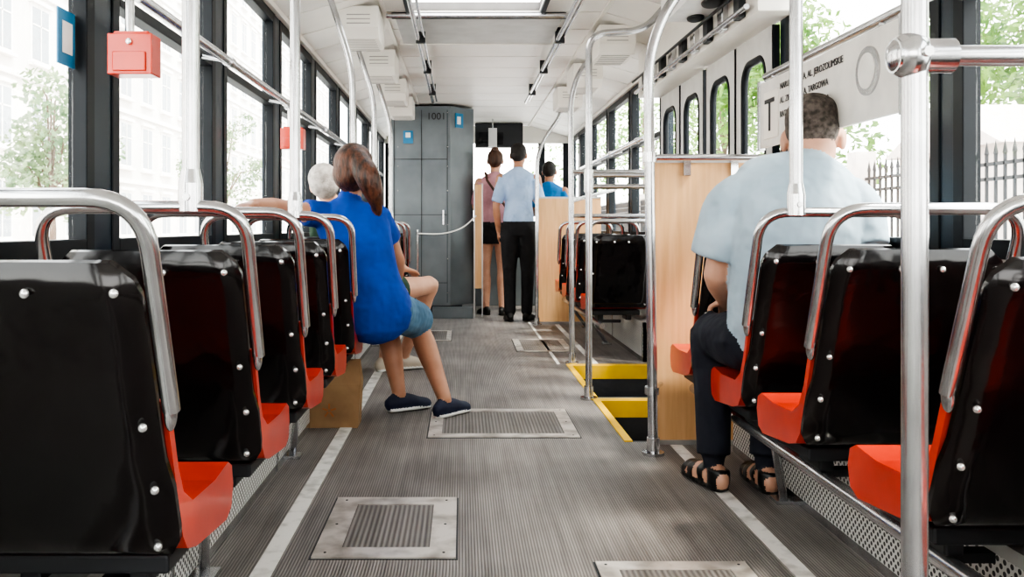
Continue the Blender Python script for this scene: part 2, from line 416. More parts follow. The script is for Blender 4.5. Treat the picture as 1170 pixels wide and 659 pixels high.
# ------------------------------------------------------------------ heater boxes
def heater(x0,x1,y0,y1,name='heater_cover'):
    h=MB(); h.bb(x0,x1,y0,y1,.03,.24,'perf'); h.bb(x0-.002,x1+.002,y0,y1,.24,.27,'wall'); h.bb(x0-.002,x1+.002,y0,y1,0,.03,'steel')
    y=y0
    while y<y1: h.bb(x0-.004,x1+.004,y,y+.02,.0,.272,'steel'); y+=1.2
    h.finish(name)
heater(XL+.006,-.70,-1.5,8.85); heater(1.115,XR-.006,-1.5,3.6); heater(1.24,XR-.006,6.0,8.3)

# ------------------------------------------------------------------ seats
def make_seat_mesh():
    s=MB()
    red=[(-.085,.64),(-.062,.64),(-.020,.52),(.010,.465),(.06,.435),(.20,.430),(.295,.440),(.325,.425),(.335,.385),(.322,.340),(.285,.325),(.18,.335),(.08,.345),(.03,.36),(.005,.39),(-.010,.43)]
    s.prism(red,-.210,.210,'red')
    s.bb(-.17,.17,.05,.27,.305,.34,'darkbox')
    R=V((0,-.19,.50)).normalized(); Nn=V((0,-.935,-.355)).normalized()
    base=V((0,.004,.365)); H=.54; W=.213; nx,ny=16,20
    def outline(t):
        w=W
        if t<.08: w=W-.018*(1-t/.08)**2
        if t>.90: w=W-.04*((t-.90)/.10)**2
        if t>.25: w-=.008*min(1,(t-.25)/.1)
        return w
    for sgn,th in ((1,.036),(-1,.022)):
        vs=[]
        for j in range(ny+1):
            t=j/ny; w=outline(t)
            for i in range(nx+1):
                u=-1+2*i/nx
                e=max(0,1-abs(u)**10)*max(0,1-abs(2*t-1)**14)
                dep=th*(.55+.45*e)*(1.0 if e>0 else .4)
                if sgn>0: dep-= .012*math.exp(-((u*1.4)**4))*math.exp(-((t-.58)*2.4)**4)
                vs.append(base+R*(H*t)+V((u*w,0,0))+Nn*sgn*dep)
        fs=[(j*(nx+1)+i,j*(nx+1)+i+1,(j+1)*(nx+1)+i+1,(j+1)*(nx+1)+i) for j in range(ny) for i in range(nx)]
        s.add(vs,fs,'vinyl',True)
        if sgn>0: A=vs
        else: B=vs
    idx=[i for i in range(nx+1)]+[j*(nx+1)+nx for j in range(1,ny+1)]+[ny*(nx+1)+i for i in range(nx-1,-1,-1)]+[j*(nx+1) for j in range(ny-1,0,-1)]
    n=len(idx)
    s.add([A[i] for i in idx]+[B[i] for i in idx],[(i,(i+1)%n,n+(i+1)%n,n+i) for i in range(n)],'vinyl',True)
    for u,t in ((-.82,.93),(.82,.93),(-.88,.5),(.88,.5),(-.86,.07),(.86,.07),(.2,.93),(-.25,.93),(.90,.28),(-.90,.28)):
        p=base+R*(H*t)+V((u*W,0,0))+Nn*.034
        s.ell(p,(.0075,.0075,.0075),'rivet',nu=10,nv=6)
    b2=V((0,0,.375))
    def hp(x,t,off=0): 
        q=b2+R*t+Nn*off; return (x,q.y,q.z)
    path=[hp(-.224,.27),hp(-.224,.63),hp(.224,.63),hp(.224,.27)]
    s.tube(round_path(path,.085,8),.0145,'steel',14)
    for x in (-.222,.222):
        q=V(hp(x,.265)); s.ell(q,(.010,.017,.03),'steel')
    s.bb(-.12,-.08,.10,.25,.265,.34,'darkbox'); s.bb(.08,.12,.10,.25,.265,.34,'darkbox')
    return s
seatbase=make_seat_mesh().finish('tram_seat',.006)
seatmesh=seatbase.data
first=True
def seat(x,y):
    global first
    if first: ob=seatbase; first=False
    else:
        ob=bpy.data.objects.new('tram_seat',seatmesh); COL.objects.link(ob)
        bv=ob.modifiers.new('bevel','BEVEL'); bv.width=.006; bv.segments=2; bv.limit_method='ANGLE'; bv.angle_limit=math.radians(45)
    ob.location=(x,y,0); return ob
LY=[1.50,2.10,2.70,3.30,3.90,4.82,5.95,6.6,7.25,7.9]
RY=[1.02,1.64,2.25,2.73,3.325]
R2Y=[6.1,6.7,7.3,7.85]
for y in LY: seat(-.69,y)
for y in RY: seat(1.08,y)
for y in R2Y: seat(1.08,y)
def rail(x,y0,y1,ys,wx):
    r=MB(); r.tube([(x,y0,.245),(x,y1,.245)],.020,'steelp',14)
    for y in ys[1::2]:
        yy=y+.05
        r.tube([(x,yy-.05,.245),(x+(wx-x)*.75,yy+.16,.012)],.014,'steelp'); r.box((x+(wx-x)*.75,yy+.16,.006),(.07,.07,.012),'steelp')
    for y in ys: r.bb(min(x,x+(wx-x)*.7),max(x,x+(wx-x)*.7),y+.12,y+.16,.245,.265,'darkbox')
    r.finish('seat_support_rail')
rail(-.62,.7,8.3,LY,-.70); rail(.975,.8,3.68,RY,1.115); rail(.96,6.0,8.25,R2Y,1.2)

# ------------------------------------------------------------------ grab poles
def clamp(mb,p,r=.026,h=.06):
    p=V(p); mb.tube([p-V((0,0,h/2)),p+V((0,0,h/2))],r,'steel',14); mb.tube([p+V((0,0,h/2)),p+V((0,0,h/2+.03))],[r,.02],'steel',14)
    mb.tube([p-V((.0,.035,-.0)),p+V((0,.035,0))],.008,'rivet',8)
def pole(pts,r=.0185,clamps=(),foot=False,bend=.12,extra=None):
    m=MB(); m.tube(round_path(pts,bend,8),r,'steelp',16)
    for q in clamps: clamp(m,q)
    if foot:
        p=pts[0]; m.tube([(p[0],p[1],0),(p[0],p[1],.012)],.045,'steel',18); m.tube([(p[0],p[1],.01),(p[0],p[1],.07)],.026,'steel',16)
    if extra: extra(m)
    return m.finish('grab_pole')
zt=2.2
pole([(-.583,1.88,.965),(-.583,1.88,zt-.02)],clamps=[(-.583,1.88,.985)])
pole([(-.588,3.08,.965),(-.588,3.08,zt-.02)],clamps=[(-.588,3.08,.985)])
def cp(x,y,z0,top): pole([(x,y,z0),(x,y,1.75),(x-.07,y,1.98),(x-.12,y,2.13)],r=.0165,bend=.2,clamps=[(x,y,z0+.02)])
cp(-.575,4.60,.965,0); cp(-.575,5.73,.965,0); cp(-.575,7.03,.965,0)
def ex(m):
    m.tube([(.69,1.35,1.185),(1.34,1.35,1.185)],.0165,'steelp',14)
    m.tube([(.665,1.35,1.185),(.755,1.35,1.185)],.027,'steel',14)
    m.ell((.69,1.35,1.185),(.034,.034,.036),'steel'); m.tube([(.70,1.31,1.185),(.70,1.39,1.185)],.008,'rivet',8)
pole([(.698,1.35,0),(.698,1.35,zt)],foot=True,r=.0195,extra=ex)
pole([(.950,2.49,.965),(.950,2.49,2.18)],clamps=[(.950,2.49,.985)])
pole([(.775,3.55,0),(.755,3.55,1.62),(.84,3.55,1.84),(1.15,3.55,2.13)],foot=True,r=.021,bend=.25,
     extra=lambda m:(m.tube([(.76,3.55,1.205),(1.33,3.55,1.205)],.013,'steelp'),m.tube([(.76,3.55,1.185),(.76,3.55,1.225)],.03,'steel'),m.tube([(.77,3.55,.245),(.77,3.55,.275)],.03,'steel'),m.tube([(.77,3.55,.26),(.84,3.70,.26)],.01,'steel')))
pole([(.68,4.70,0),(.68,4.70,1.96),(.98,4.70,1.98),(1.1,4.70,2.12)],foot=True,bend=.10,
     extra=lambda m:(m.tube([(.68,4.70,1.20),(1.3,4.70,1.20)],.014,'steelp'),m.tube([(.68,4.70,1.14),(1.3,4.70,1.14)],.014,'steelp'),m.tube([(.68,4.70,1.11),(.68,4.70,1.23)],.026,'steel')))
pole([(.745,5.93,0),(.735,5.93,1.80),(.80,5.93,2.0),(.95,5.93,2.14)],foot=True,bend=.2,
     extra=lambda m:(m.tube([(.745,5.93,1.0),(1.3,5.93,1.0)],.014,'steelp'),m.tube([(.745,5.93,1.3),(1.3,5.93,1.3)],.014,'steelp')))
pole([(.71,8.30,0),(.71,8.30,1.66),(.93,8.30,1.98),(.95,8.3,2.12)],foot=True,bend=.2)
for X,y0,y1 in ((XL+.11,-1.5,8.6),(XR-.11,-1.5,3.6),(XR-.11,6.0,9.2)):
    r=MB(); r.tube([(X,y0,1.54),(X,y1,1.54)],.016,'steelp',14)
    sg=-1 if X<0 else 1
    yy=y0+.25
    while yy<y1: r.tube([(X,yy,1.54),(X+sg*.10,yy,1.56)],.009,'steelp'); r.tube([(X,yy-.025,1.54),(X,yy+.025,1.54)],.022,'steel'); yy+=1.13
    r.finish('handrail')
r=MB(); r.tube([(.74,5.95,1.10),(1.28,7.3,1.24)],.014,'steelp'); r.finish('handrail')

# red ticket validators
for y in (2.27,4.4):
    v=MB(); x=-.85; z=1.365
    v.box((x,y,z),(.115,.07,.105),'red'); v.box((x,y-.038,z-.02),(.085,.006,.05),'red'); v.box((x,y,z+.056),(.09,.05,.008),'red')
    v.ell((x,y-.04,z+.03),(.008,.004,.008),'rivet'); v.tube([(x-.02,y+.02,z+.05),(x-.02,y+.02,1.56)],.012,'steel'); v.box((x-.02,y+.02,1.54),(.05,.05,.045),'steel')
    v.finish('ticket_validator',.006)

# wooden partitions
p=MB(); p.bb(.81,1.335,3.712,3.738,.02,1.195,'wood'); p.bb(.80,.812,3.708,3.742,0,1.20,'woodedge'); p.bb(.80,1.335,3.708,3.742,1.195,1.21,'woodedge'); p.bb(.80,1.335,3.708,3.742,0,.02,'woodedge')
for x in (.95,1.15): p.bb(x-.015,x+.015,3.69,3.712,1.14,1.21,'steel')
p.finish('partition_panel')
p=MB(); p.bb(.73,1.33,8.38,8.41,.02,1.20,'wood'); p.bb(.72,.732,8.375,8.415,0,1.21,'woodedge'); p.bb(.72,1.33,8.375,8.415,1.20,1.215,'woodedge'); p.finish('partition_panel')
p=MB(); p.bb(.13,.20,8.93,8.97,.30,1.36,'wood'); p.bb(.12,.13,8.925,8.975,0,1.37,'woodedge'); p.bb(.20,.212,8.925,8.975,0,1.37,'woodedge'); p.finish('partition_panel')

# driver cab cabinet
k=MB()
k.bb(-.73,-.12,9.0,10.4,.12,2.17,'cab'); 
vs=[(-.12,9.0,.12),(.12,9.25,.12),(.12,10.4,.12),(-.12,10.4,.12),(-.12,9.0,2.17),(.12,9.25,2.17),(.12,10.4,2.17),(-.12,10.4,2.17)]
k.add(vs,[(0,1,2,3),(4,5,6,7),(0,1,5,4),(1,2,6,5),(2,3,7,6),(3,0,4,7)],'cab')
k.bb(-.74,-.0,8.98,9.2,0,.12,'cabd'); k.bb(-.30,.11,8.86,9.1,.0,.11,'cab')
for z in (.35,1.05,1.62): k.bb(-.70,-.15,8.994,9.0,z,z+.006,'cabd')
for x in (-.70,-.155,-.42): k.bb(x,x+.006,8.994,9.0,.15,2.13,'cabd')
k.bb(-.20,-.185,8.97,9.0,.95,1.1,'steel')
for x in (-.68,-.17):
    for z in (.25,.6,.95,1.3,1.55,1.75,2.1): k.ell((x+.02,8.995,z),(.007,.005,.007),'steel',nu=8,nv=5)
k.box((-.555,8.99,1.85),(.10,.008,.13),'blue'); k.box((-.555,8.985,1.87),(.05,.006,.05),'sw')
k.box((-.03,9.085,2.03),(.11,.01,.15),'blue',Matrix.Rotation(math.radians(46),3,'Z')); k.box((-.035,9.075,2.03),(.05,.012,.08),'sw',Matrix.Rotation(math.radians(46),3,'Z'))
kk=k.finish('driver_cab_cabinet')
Rt=Matrix(((1,0,0),(0,0,-1),(0,1,0)))
text('1001',.10,(-.365,8.985,2.03),Rt,kk,'ink')
r=MB(); r.tube(catmull([(-.45,8.85,.86),(-.2,8.75,.86),(.0,8.7,.92),(.14,8.90,1.04)],6),.007,'sw'); r.tube([(-.45,8.84,0),(-.45,8.84,.9)],.014,'steel'); r.finish('rope_barrier')
d=MB(); d.bb(.16,.74,10.66,10.8,1.90,2.19,'darkbox'); d.bb(.2,.5,10.64,10.66,1.93,2.08,'blackf'); d.box((.36,10.3,1.98),(.10,.04,.22),'sw'); d.tube([(.36,10.3,2.0),(.36,10.3,2.2)],.01,'steel'); d.finish('windscreen_visor')  # dark visor at the top of the windscreen, with a small screen
d=MB(); d.prism([(10.3,.0),(10.98,0),(10.98,.95),(10.6,.98),(10.3,.80)],.16,1.30,'cab'); d.bb(.4,1.1,10.45,10.6,.9,1.0,'darkbox'); d.finish('driver_dashboard',.01)

# route sign over the right window
s=MB()
s.bb(1.245,1.262,2.48,3.66,1.25,1.52,'signw')
s.bb(1.24,1.265,2.46,2.49,1.24,1.53,'steelp'); s.bb(1.24,1.265,3.65,3.68,1.24,1.53,'steelp')
s.bb(1.240,1.246,3.44,3.60,1.28,1.47,'cream')
s.tube([(1.238,2.68,1.40),(1.246,2.68,1.40)],.075,'steelp',28); s.tube([(1.236,2.68,1.40),(1.24,2.68,1.40)],.055,'signw',28)
for y in (2.6,3.5): s.tube([(1.25,y,1.52),(1.25,y,1.55)],.012,'steel')
sg=s.finish('route_sign',.002)
Rs=Matrix(((0,0,-1),(-1,0,0),(0,1,0)))
text('T',.19,(1.238,3.585,1.31),Rs,sg,'ink')
for i,t_ in enumerate(('NARUTOWICZA, AL. JEROZOLIMSKIE','AL. ZIELENIECKA, TARGOWA','RATUSZOWA, JAGIELLONSKA')):
    text(t_,.034,(1.242,3.42,1.46-i*.055),Rs,sg,'ink')
s=MB(); s.bb(-1.006,-1.002,2.17,2.265,1.33,1.47,'blue'); s.bb(-1.001,-.999,2.19,2.245,1.36,1.44,'sw'); s.finish('window_sticker')

# paper shopping bag
b=MB()
x0,x1,y0,y1=-.76,-.47,4.02,4.16
vs=[(x0+.01,y0,0.0),(x1-.01,y0,0),(x1-.01,y1,0),(x0+.01,y1,0),(x0,y0-.005,.2),(x1+.005,y0-.01,.2),(x1,y1,.2),(x0,y1,.2),(x0+.02,y0+.03,.29),(x1,y0+.02,.31),(x1-.01,y1-.02,.30),(x0+.01,y1-.02,.29)]
b.add(vs,[(0,1,2,3),(0,1,5,4),(1,2,6,5),(2,3,7,6),(3,0,4,7),(4,5,9,8),(5,6,10,9),(6,7,11,10),(7,4,8,11)],'bag')
for yy in (y0+.02,y1-.02): b.tube(round_path([(x0+.07,yy,.28),(x0+.05,yy-.06,.30),(x1-.07,yy-.06,.30),(x1-.06,yy,.29)],.04),.005,'bag',8)
for i in range(5):
    a=math.radians(i*72+90); b.box((-.61+.02*math.cos(a),y0-.004,.08+.02*math.sin(a)),(.008,.003,.026),'orange',Matrix.Rotation(-(a-math.pi/2),3,'Y'))
b.ell((-.60,4.09,.275),(.09,.05,.03),'navy')
b.finish('paper_shopping_bag')

# ------------------------------------------------------------------ people
def L(a,b,t): return tuple(a[i]+(b[i]-a[i])*t for i in range(3))
ARM=[.047,.044,.037,.036,.037,.038,.031,.025]
LEG=[.088,.080,.060,.055,.052,.056,.044,.034]
def limb(mb,a,b,c,rad,k,ref):
    pts=[a,L(a,b,.4),L(a,b,.85),b,L(b,c,.15),L(b,c,.35),L(b,c,.7),c]
    mb.loft(pts,rad,ref,k,n=16,sub=3)
def seg(mb,a,b,ra,rb,k,ref=(0,1,0),rnd=False):
    mb.loft([a,L(a,b,.5),b],[ra,(ra+rb)/2,rb],ref,k,n=18,sub=3,rnd=rnd)
def hand(mb,wr,d,nrm,k,thumb=1,curl=.45,sc=1.):
    wr=V(wr); d=V(d).normalized(); nrm=V(nrm); nrm=(nrm-d*nrm.dot(d)).normalized(); lat=d.cross(nrm)*thumb
    mb.loft([wr-d*.01,wr+d*.03*sc,wr+d*.085*sc],[(.024,.02),(.036*sc,.016),(.041*sc,.013)],lat,k,n=14,sub=2)
    for i,(o,ln) in enumerate(((.031,.070),(.0105,.078),(-.0105,.073),(-.031,.058))):
        p=wr+d*.083*sc+lat*o*sc; a=curl*.35; pts=[p-d*.015]; pts.append(p); dd=d
        for q,fr in enumerate((.42,.33,.25)):
            a+=curl*(.5 if q else .2)
            dd=d*math.cos(a)+nrm*math.sin(a)+lat*(o*1.2)
            p=p+dd*ln*fr*sc; pts.append(p)
        mb.tube(pts,[.0095,.0092,.0088,.0082,.0068],k,10)
    p=wr+d*.02*sc+lat*.028*sc; q=p+(d*.6+lat*.7+nrm*.25).normalized()*.04*sc; r_=q+(d*.9+lat*.3+nrm*.35).normalized()*.034*sc
    mb.tube([p,q,r_],[.0125,.0105,.0085],k,10)
def foot(mb,ank,dr,k,sole=None,z0=0.,Ln=.25,skin=None):
    a=V((ank[0],ank[1],0)); d=V((dr[0],dr[1],0)).normalized(); lat=V((-d.y,d.x,0))
    P=[a-d*.055,a-d*.02,a+d*.05,a+d*.11,a+d*.16,a+d*(Ln-.065)]
    Z=[.042,.05,.045,.034,.028,.022]; RR=[(.027,.034),(.034,.045),(.037,.042),(.043,.032),(.042,.025),(.030,.018)]
    mb.loft([(p.x,p.y,z0+z) for p,z in zip(P,Z)],RR,lat,k,n=16,sub=3)
    if sole:
        mb.loft([(p.x,p.y,z0+.012) for p in P],[(r_[0]+.004,.011) for r_ in RR],lat,sole,n=14,sub=3)
def head(mb,c,yaw,pitch,skin,hair,style,roll=0,sc=1.):
    c=V(c); R=Matrix.Rotation(yaw,3,'Z')@Matrix.Rotation(pitch,3,'X')@Matrix.Rotation(roll,3,'Y')
    def P(x,y,z): return c+R@V((x*sc,y*sc,z*sc))
    def E(x,y,z,rx,ry,rz,k,nu=18,nv=11): mb.ell(P(x,y,z),(rx*sc,ry*sc,rz*sc),k,R,nu,nv)
    E(0,-.008,.025,.074,.092,.088,skin)
    E(0,.018,-.035,.062,.070,.078,skin)
    E(0,.045,-.080,.034,.034,.030,skin)
    E(0,.092,-.012,.011,.016,.028,skin); E(0,.100,-.028,.015,.014,.011,skin)
    for sx in (-1,1):
        E(sx*.079,-.005,-.01,.012,.020,.033,skin); E(sx*.030,.074,.008,.013,.012,.009,'eyew',10,6); E(sx*.030,.084,.008,.006,.005,.006,'iris',8,6)
        E(sx*.030,.082,.026,.018,.008,.005,hair,10,6)
    E(0,.083,-.055,.022,.010,.006,'lip',12,6)
    if style=='short':
        E(0,-.018,.040,.081,.094,.084,hair); E(0,-.045,.005,.078,.066,.070,hair)
        for sx in (-1,1): E(sx*.068,.015,.012,.010,.022,.03,hair,10,8)
    elif style=='crop':
        E(0,-.014,.050,.079,.095,.078,hair); E(0,-.050,.012,.074,.058,.066,hair)
        E(0,-.045,-.05,.066,.050,.06,skin)
    elif style=='ponytail':
        E(0,-.022,.028,.092,.104,.098,hair); E(0,-.05,-.02,.085,.072,.085,hair)
        for sx in (-1,1): E(sx*.075,.0,-.02,.017,.035,.07,hair)
    elif style=='bun':
        E(0,-.02,.030,.085,.10,.094,hair); E(0,-.05,.0,.075,.065,.075,hair); E(0,-.07,.105,.045,.045,.035,hair)
    elif style=='grey':
        E(0,-.02,.032,.092,.104,.096,hair); E(0,-.045,-.01,.088,.075,.08,hair)
    return P
def figure(mb,name,voxel=.007,loc=(0,0,0)):
    ob=mb.finish(name+'_src')
    rm=ob.modifiers.new('r','REMESH'); rm.mode='VOXEL'; rm.voxel_size=voxel; rm.adaptivity=0
    sm=ob.modifiers.new('s','SMOOTH'); sm.factor=.5; sm.iterations=3
    bpy.context.view_layer.update()
    dg=bpy.context.evaluated_depsgraph_get()
    me=bpy.data.meshes.new_from_object(ob.evaluated_get(dg))
    tree=BVHTree.FromPolygons([tuple(v) for v in mb.v],mb.f)
    me.materials.clear()
    for mm in mb.mats: me.materials.append(mm)
    for p in me.polygons:
        r=tree.find_nearest(p.center)
        p.material_index=mb.m[r[2]] if r[2] is not None else 0
        p.use_smooth=True
    bpy.data.objects.remove(ob)
    o=bpy.data.objects.new(name,me); COL.objects.link(o); o.location=loc
    return o

# --- woman in blue T-shirt
w=MB(); sx=(1,.12,0)
w.loft([(-.402,4.08,.505),(-.408,4.08,.57),(-.43,4.07,.68),(-.475,4.07,.84),(-.515,4.09,.96),(-.53,4.10,1.015),(-.53,4.11,1.05)],
       [(.172,.130),(.168,.130),(.140,.108),(.154,.110),(.172,.094),(.120,.076),(.060,.056)],sx,'royal',n=28)
w.loft([(-.53,4.11,1.02),(-.515,4.12,1.12)],[.050,.048],sx,'skintan',n=16,sub=2)
head(w,(-.505,4.125,1.195),-.35,.08,'skintan','brown','ponytail',roll=.12)
w.loft([(-.48,4.04,1.24),(-.44,3.99,1.17),(-.405,4.0,1.08),(-.385,4.03,.99)],[(.05,.04),(.058,.044),(.047,.036),(.018,.014)],(1,0,0),'brown',n=16)
a,b_,c_=(-.655,4.07,.975),(-.80,3.90,1.01),(-.885,3.72,1.02)
limb(w,a,b_,c_,ARM,'skintan',(0,0,1)); seg(w,(-.62,4.09,.975),L(a,b_,.42),.066,.062,'royal',(0,0,1)); hand(w,c_,(-.25,-.9,-.12),(0,0,-1),'skintan',-1,.7,.95)
a,b_,c_=(-.385,4.12,.965),(-.315,4.28,.76),(-.34,4.47,.62)
limb(w,a,b_,c_,ARM,'skintan',(1,0,0)); seg(w,(-.40,4.11,.975),L(a,b_,.5),.066,.062,'royal',(1,0,0)); hand(w,c_,(-.1,.9,-.25),(0,-.2,-1),'skintan',-1,.3,.95)
w.loft([(-.50,4.09,.53),(-.41,4.10,.53),(-.31,4.10,.53)],[.085,.105,.085],(0,0,1),'denim')
for hip,kn,an,dr in (((-.33,4.12,.53),(-.235,4.49,.445),(-.085,4.25,.09),(.55,.75)),((-.47,4.12,.53),(-.39,4.50,.44),(-.315,4.38,.09),(.75,.55))):
    limb(w,hip,kn,an,LEG,'skintan',(1,0,0)); seg(w,hip,L(hip,kn,.97),.100,.096,'denim',(1,0,0))
    foot(w,an,dr,'shoe','sw',Ln=.235)
figure(w,'woman_in_blue_tshirt',.0065)

# --- grey-haired passenger in green
w=MB(); sx=(1,.2,0)
w.loft([(-.60,5.14,.49),(-.60,5.14,.58),(-.62,5.13,.72),(-.66,5.13,.86),(-.70,5.13,.97),(-.73,5.13,1.02),(-.75,5.13,1.05)],
       [(.17,.13),(.17,.14),(.155,.125),(.16,.12),(.16,.095),(.11,.075),(.06,.055)],sx,'green',n=24)
w.loft([(-.75,5.13,1.03),(-.78,5.12,1.10)],[.05,.048],sx,'skin',n=14,sub=2)
head(w,(-.805,5.11,1.175),.2,.0,'skin','greyhair','grey',roll=-.2,sc=.97)
a,b_,c_=(-.56,5.15,.95),(-.44,5.24,.74),(-.36,5.42,.665)
limb(w,a,b_,c_,ARM,'skin',(0,0,1)); seg(w,a,L(a,b_,.9),.062,.055,'green'); hand(w,c_,(.5,.75,-.2),(0,0,-1),'skin',1,.4,.95)
a,b_,c_=(-.84,5.15,.95),(-.85,5.25,.72),(-.72,5.42,.64)
limb(w,a,b_,c_,ARM,'skin',(1,0,0)); seg(w,a,L(a,b_,.9),.062,.055,'green',(1,0,0)); hand(w,c_,(.3,.9,-.2),(0,0,-1),'skin',-1,.4,.95)
for hip,kn,an,dr in (((-.54,5.16,.53),(-.20,5.50,.56),(-.38,5.68,.09),(.9,.4)),((-.66,5.16,.53),(-.42,5.55,.50),(-.50,5.60,.09),(.6,.8))):
    limb(w,hip,kn,an,LEG,'skin',(0,0,1)); seg(w,hip,L(hip,kn,.50),.10,.088,'green',(0,0,1)); foot(w,an,dr,'beige','sw',Ln=.24)
figure(w,'grey_haired_passenger',.0075)

# --- man in light blue shirt on the right
w=MB(); sx=(1,0,0)
w.loft([(1.065,2.84,.55),(1.065,2.82,.64),(1.07,2.80,.77),(1.09,2.79,.92),(1.11,2.82,1.03),(1.135,2.85,1.09),(1.150,2.885,1.125)],
       [(.185,.145),(.195,.155),(.200,.150),(.226,.145),(.226,.120),(.165,.100),(.070,.068)],sx,'lightblue',n=28)
w.loft([(1.15,2.88,1.09),(1.175,2.91,1.18)],[.066,.064],sx,'skin',n=16,sub=2)
w.loft([(1.148,2.872,1.108),(1.158,2.885,1.140)],[(.080,.080),(.071,.073)],sx,'lightblue',n=16,sub=2,rnd=False)
head(w,(1.195,2.94,1.225),-.45,-.22,'skin','cropped','crop',sc=1.17)
a,b_,c_=(.895,2.84,1.025),(.845,2.87,.765),(.93,3.04,.66)
limb(w,a,b_,c_,[r_*1.15 for r_ in ARM],'skin',(1,0,0)); w.loft([(.94,2.84,1.035),(.882,2.84,.985),(.855,2.845,.90),(.838,2.86,.825)],[.078,.085,.084,.082],(0,1,0),'lightblue',n=20,rnd=False)
hand(w,c_,(.35,.85,-.3),(0,0,-1),'skin',1,.5)
a,b_,c_=(1.275,2.80,1.01),(1.29,2.71,.80),(1.22,2.93,.68)
limb(w,a,b_,c_,ARM,'skin',(1,0,0)); w.loft([(1.25,2.82,1.02),(1.278,2.77,.97),(1.285,2.73,.86)],[.078,.074,.064],(0,1,0),'lightblue',n=20,rnd=False)
hand(w,c_,(-.35,.85,-.3),(0,0,-1),'skin',-1,.5)
w.loft([(.97,2.86,.535),(1.06,2.86,.535),(1.16,2.86,.535)],[.09,.10,.09],(0,0,1),'navy')
for hip,kn,an,dr in (((.955,2.86,.54),(.898,3.10,.535),(.888,3.05,.09),(-.22,1)),((1.15,2.86,.535),(1.12,3.10,.525),(1.062,3.02,.09),(.02,1))):
    limb(w,hip,kn,an,[.102,.096,.082,.080,.076,.068,.058,.036],'navy',(1,0,0))
    seg(w,L(kn,an,.25),L(kn,an,.93),.067,.058,'navy',(1,0,0))
    foot(w,an,dr,'skin','shoeb',Ln=.25)
    d=V((dr[0],dr[1],0)).normalized(); A=V((an[0],an[1],0))
    for t,r0,zz in ((.10,.046,.036),(.145,.046,.030),(.03,.045,.05)):
        p=A+d*t; w.loft([(p-d*.018+V((0,0,zz))),(p+d*.018+V((0,0,zz)))],[(r0,r0*.86),(r0,r0*.80)],(-d.y,d.x,0),'shoeb',n=16,sub=1,rnd=False)
    p=A-d*.035; w.loft([p+V((0,0,.025)),p+V((0,0,.078))],[(.038,.036),(.040,.036)],(1,0,0),'shoeb',n=16,sub=1,rnd=False)
figure(w,'seated_man_in_light_blue_shirt',.0065,loc=(0,.04,0))

# --- standing people
def standing(name,x,y,h,yaw,top,bottom,hair,style,skin='skin',skirt=False,shoe='shoeb',armpose='down',sh=.17,longsl=False,bag=False,lean=0,headyaw=0,step=0,sleeve=.62):
    w=MB(); s=h/1.75
    Rz=Matrix.Rotation(yaw,3,'Z')
    def Q(a,b,c): p=Rz@V((a*s,b*s,0)); return (x+p.x+lean*max(0,c-.9)*.12,y+p.y,c*s)
    sd=Rz@V((1,0,0)); fw=Rz@V((0,1,0))
    hz=.985
    w.loft([Q(0,0,hz),Q(0,0,1.07),Q(0,.01,1.17),Q(0,.01,1.32),Q(0,0,1.42),Q(0,-.005,1.47),Q(0,0,1.50)],
        [(.155,.118),(.145,.112),(.135,.105),(sh*.92,.118),(sh,.098),(.11,.078),(.058,.055)],sd,top,n=24,rnd=False)
    w.loft([Q(0,0,1.47),Q(0,.01,1.57)],[.050,.050],sd,skin,n=14,sub=2)
    head(w,Q(0,.02,1.635),yaw+headyaw,-.05,skin,hair,style,sc=s)
    w.loft([Q(0,0,1.02),Q(0,0,.92),Q(0,0,.84)],[(.140,.104),(.158,.114),(.140,.10)],sd,bottom,n=22,rnd=False)
    if skirt:
        w.loft([Q(0,0,1.0),Q(0,0,.9),Q(0,0,.76)],[(.145,.11),(.168,.125),(.165,.115)],sd,bottom,n=22,rnd=False)
    for sx_ in (-1,1):
        st=step*sx_
        hip=Q(sx_*.085,0,.90); kn=Q(sx_*.088,.015+st*.5,.50); an=Q(sx_*.080,-.01+st,.09)
        if skirt: limb(w,hip,kn,an,LEG,skin,sd)
        else:
            limb(w,hip,kn,an,[.094,.088,.074,.068,.064,.062,.056,.05],bottom,sd); seg(w,L(kn,an,.5),L(kn,an,1.0),.060,.056,bottom,sd)
        dr=Rz@V((sx_*.25,1,0)); foot(w,an,dr,shoe,shoe,Ln=.26*s)
        a=Q(sx_*(sh+.01),0,1.405)
        pose=armpose if isinstance(armpose,str) else armpose[0 if sx_<0 else 1]
        if pose=='down': e=Q(sx_*(sh+.05),-.03,1.13); c=Q(sx_*(sh+.035),.05,.89); hd=(0,.1,-1)
        else: e=Q(sx_*(sh+.05),.06,1.14); c=Q(sx_*(sh-.02),.27,1.20); hd=(0,1,.2)
        rf=fw
        limb(w,a,e,c,ARM,skin,rf)
        seg(w,Q(sx_*(sh-.02),0,1.40),e if longsl else L(a,e,sleeve),.064,.056,top,rf)
        if longsl: seg(w,e,L(e,c,.92),.05,.038,top,rf,True)
        hand(w,c,hd,(-sx_,0,0) if pose!='fwd' else (0,0,-1),skin,-sx_,.4,.95)
    if bag:
        w.tube([Q(-.11,-.02,1.51),Q(-.10,-.112,1.42),Q(.0,-.142,1.28),Q(.10,-.138,1.14),Q(.17,-.11,1.02)],.015,'strap',8)
        w.loft([Q(.18,.02,1.02),Q(.19,.02,.84)],[(.045,.10),(.05,.11)],sd,'strap')
    figure(w,name,.008)
standing('woman_in_pink_top',.335,9.22,1.74,.1,'pinkt','blackf','lightbrown','bun',skirt=True,armpose='fwd',sh=.158,bag=True,headyaw=-.2,step=-.03,lean=.2,sleeve=.9)
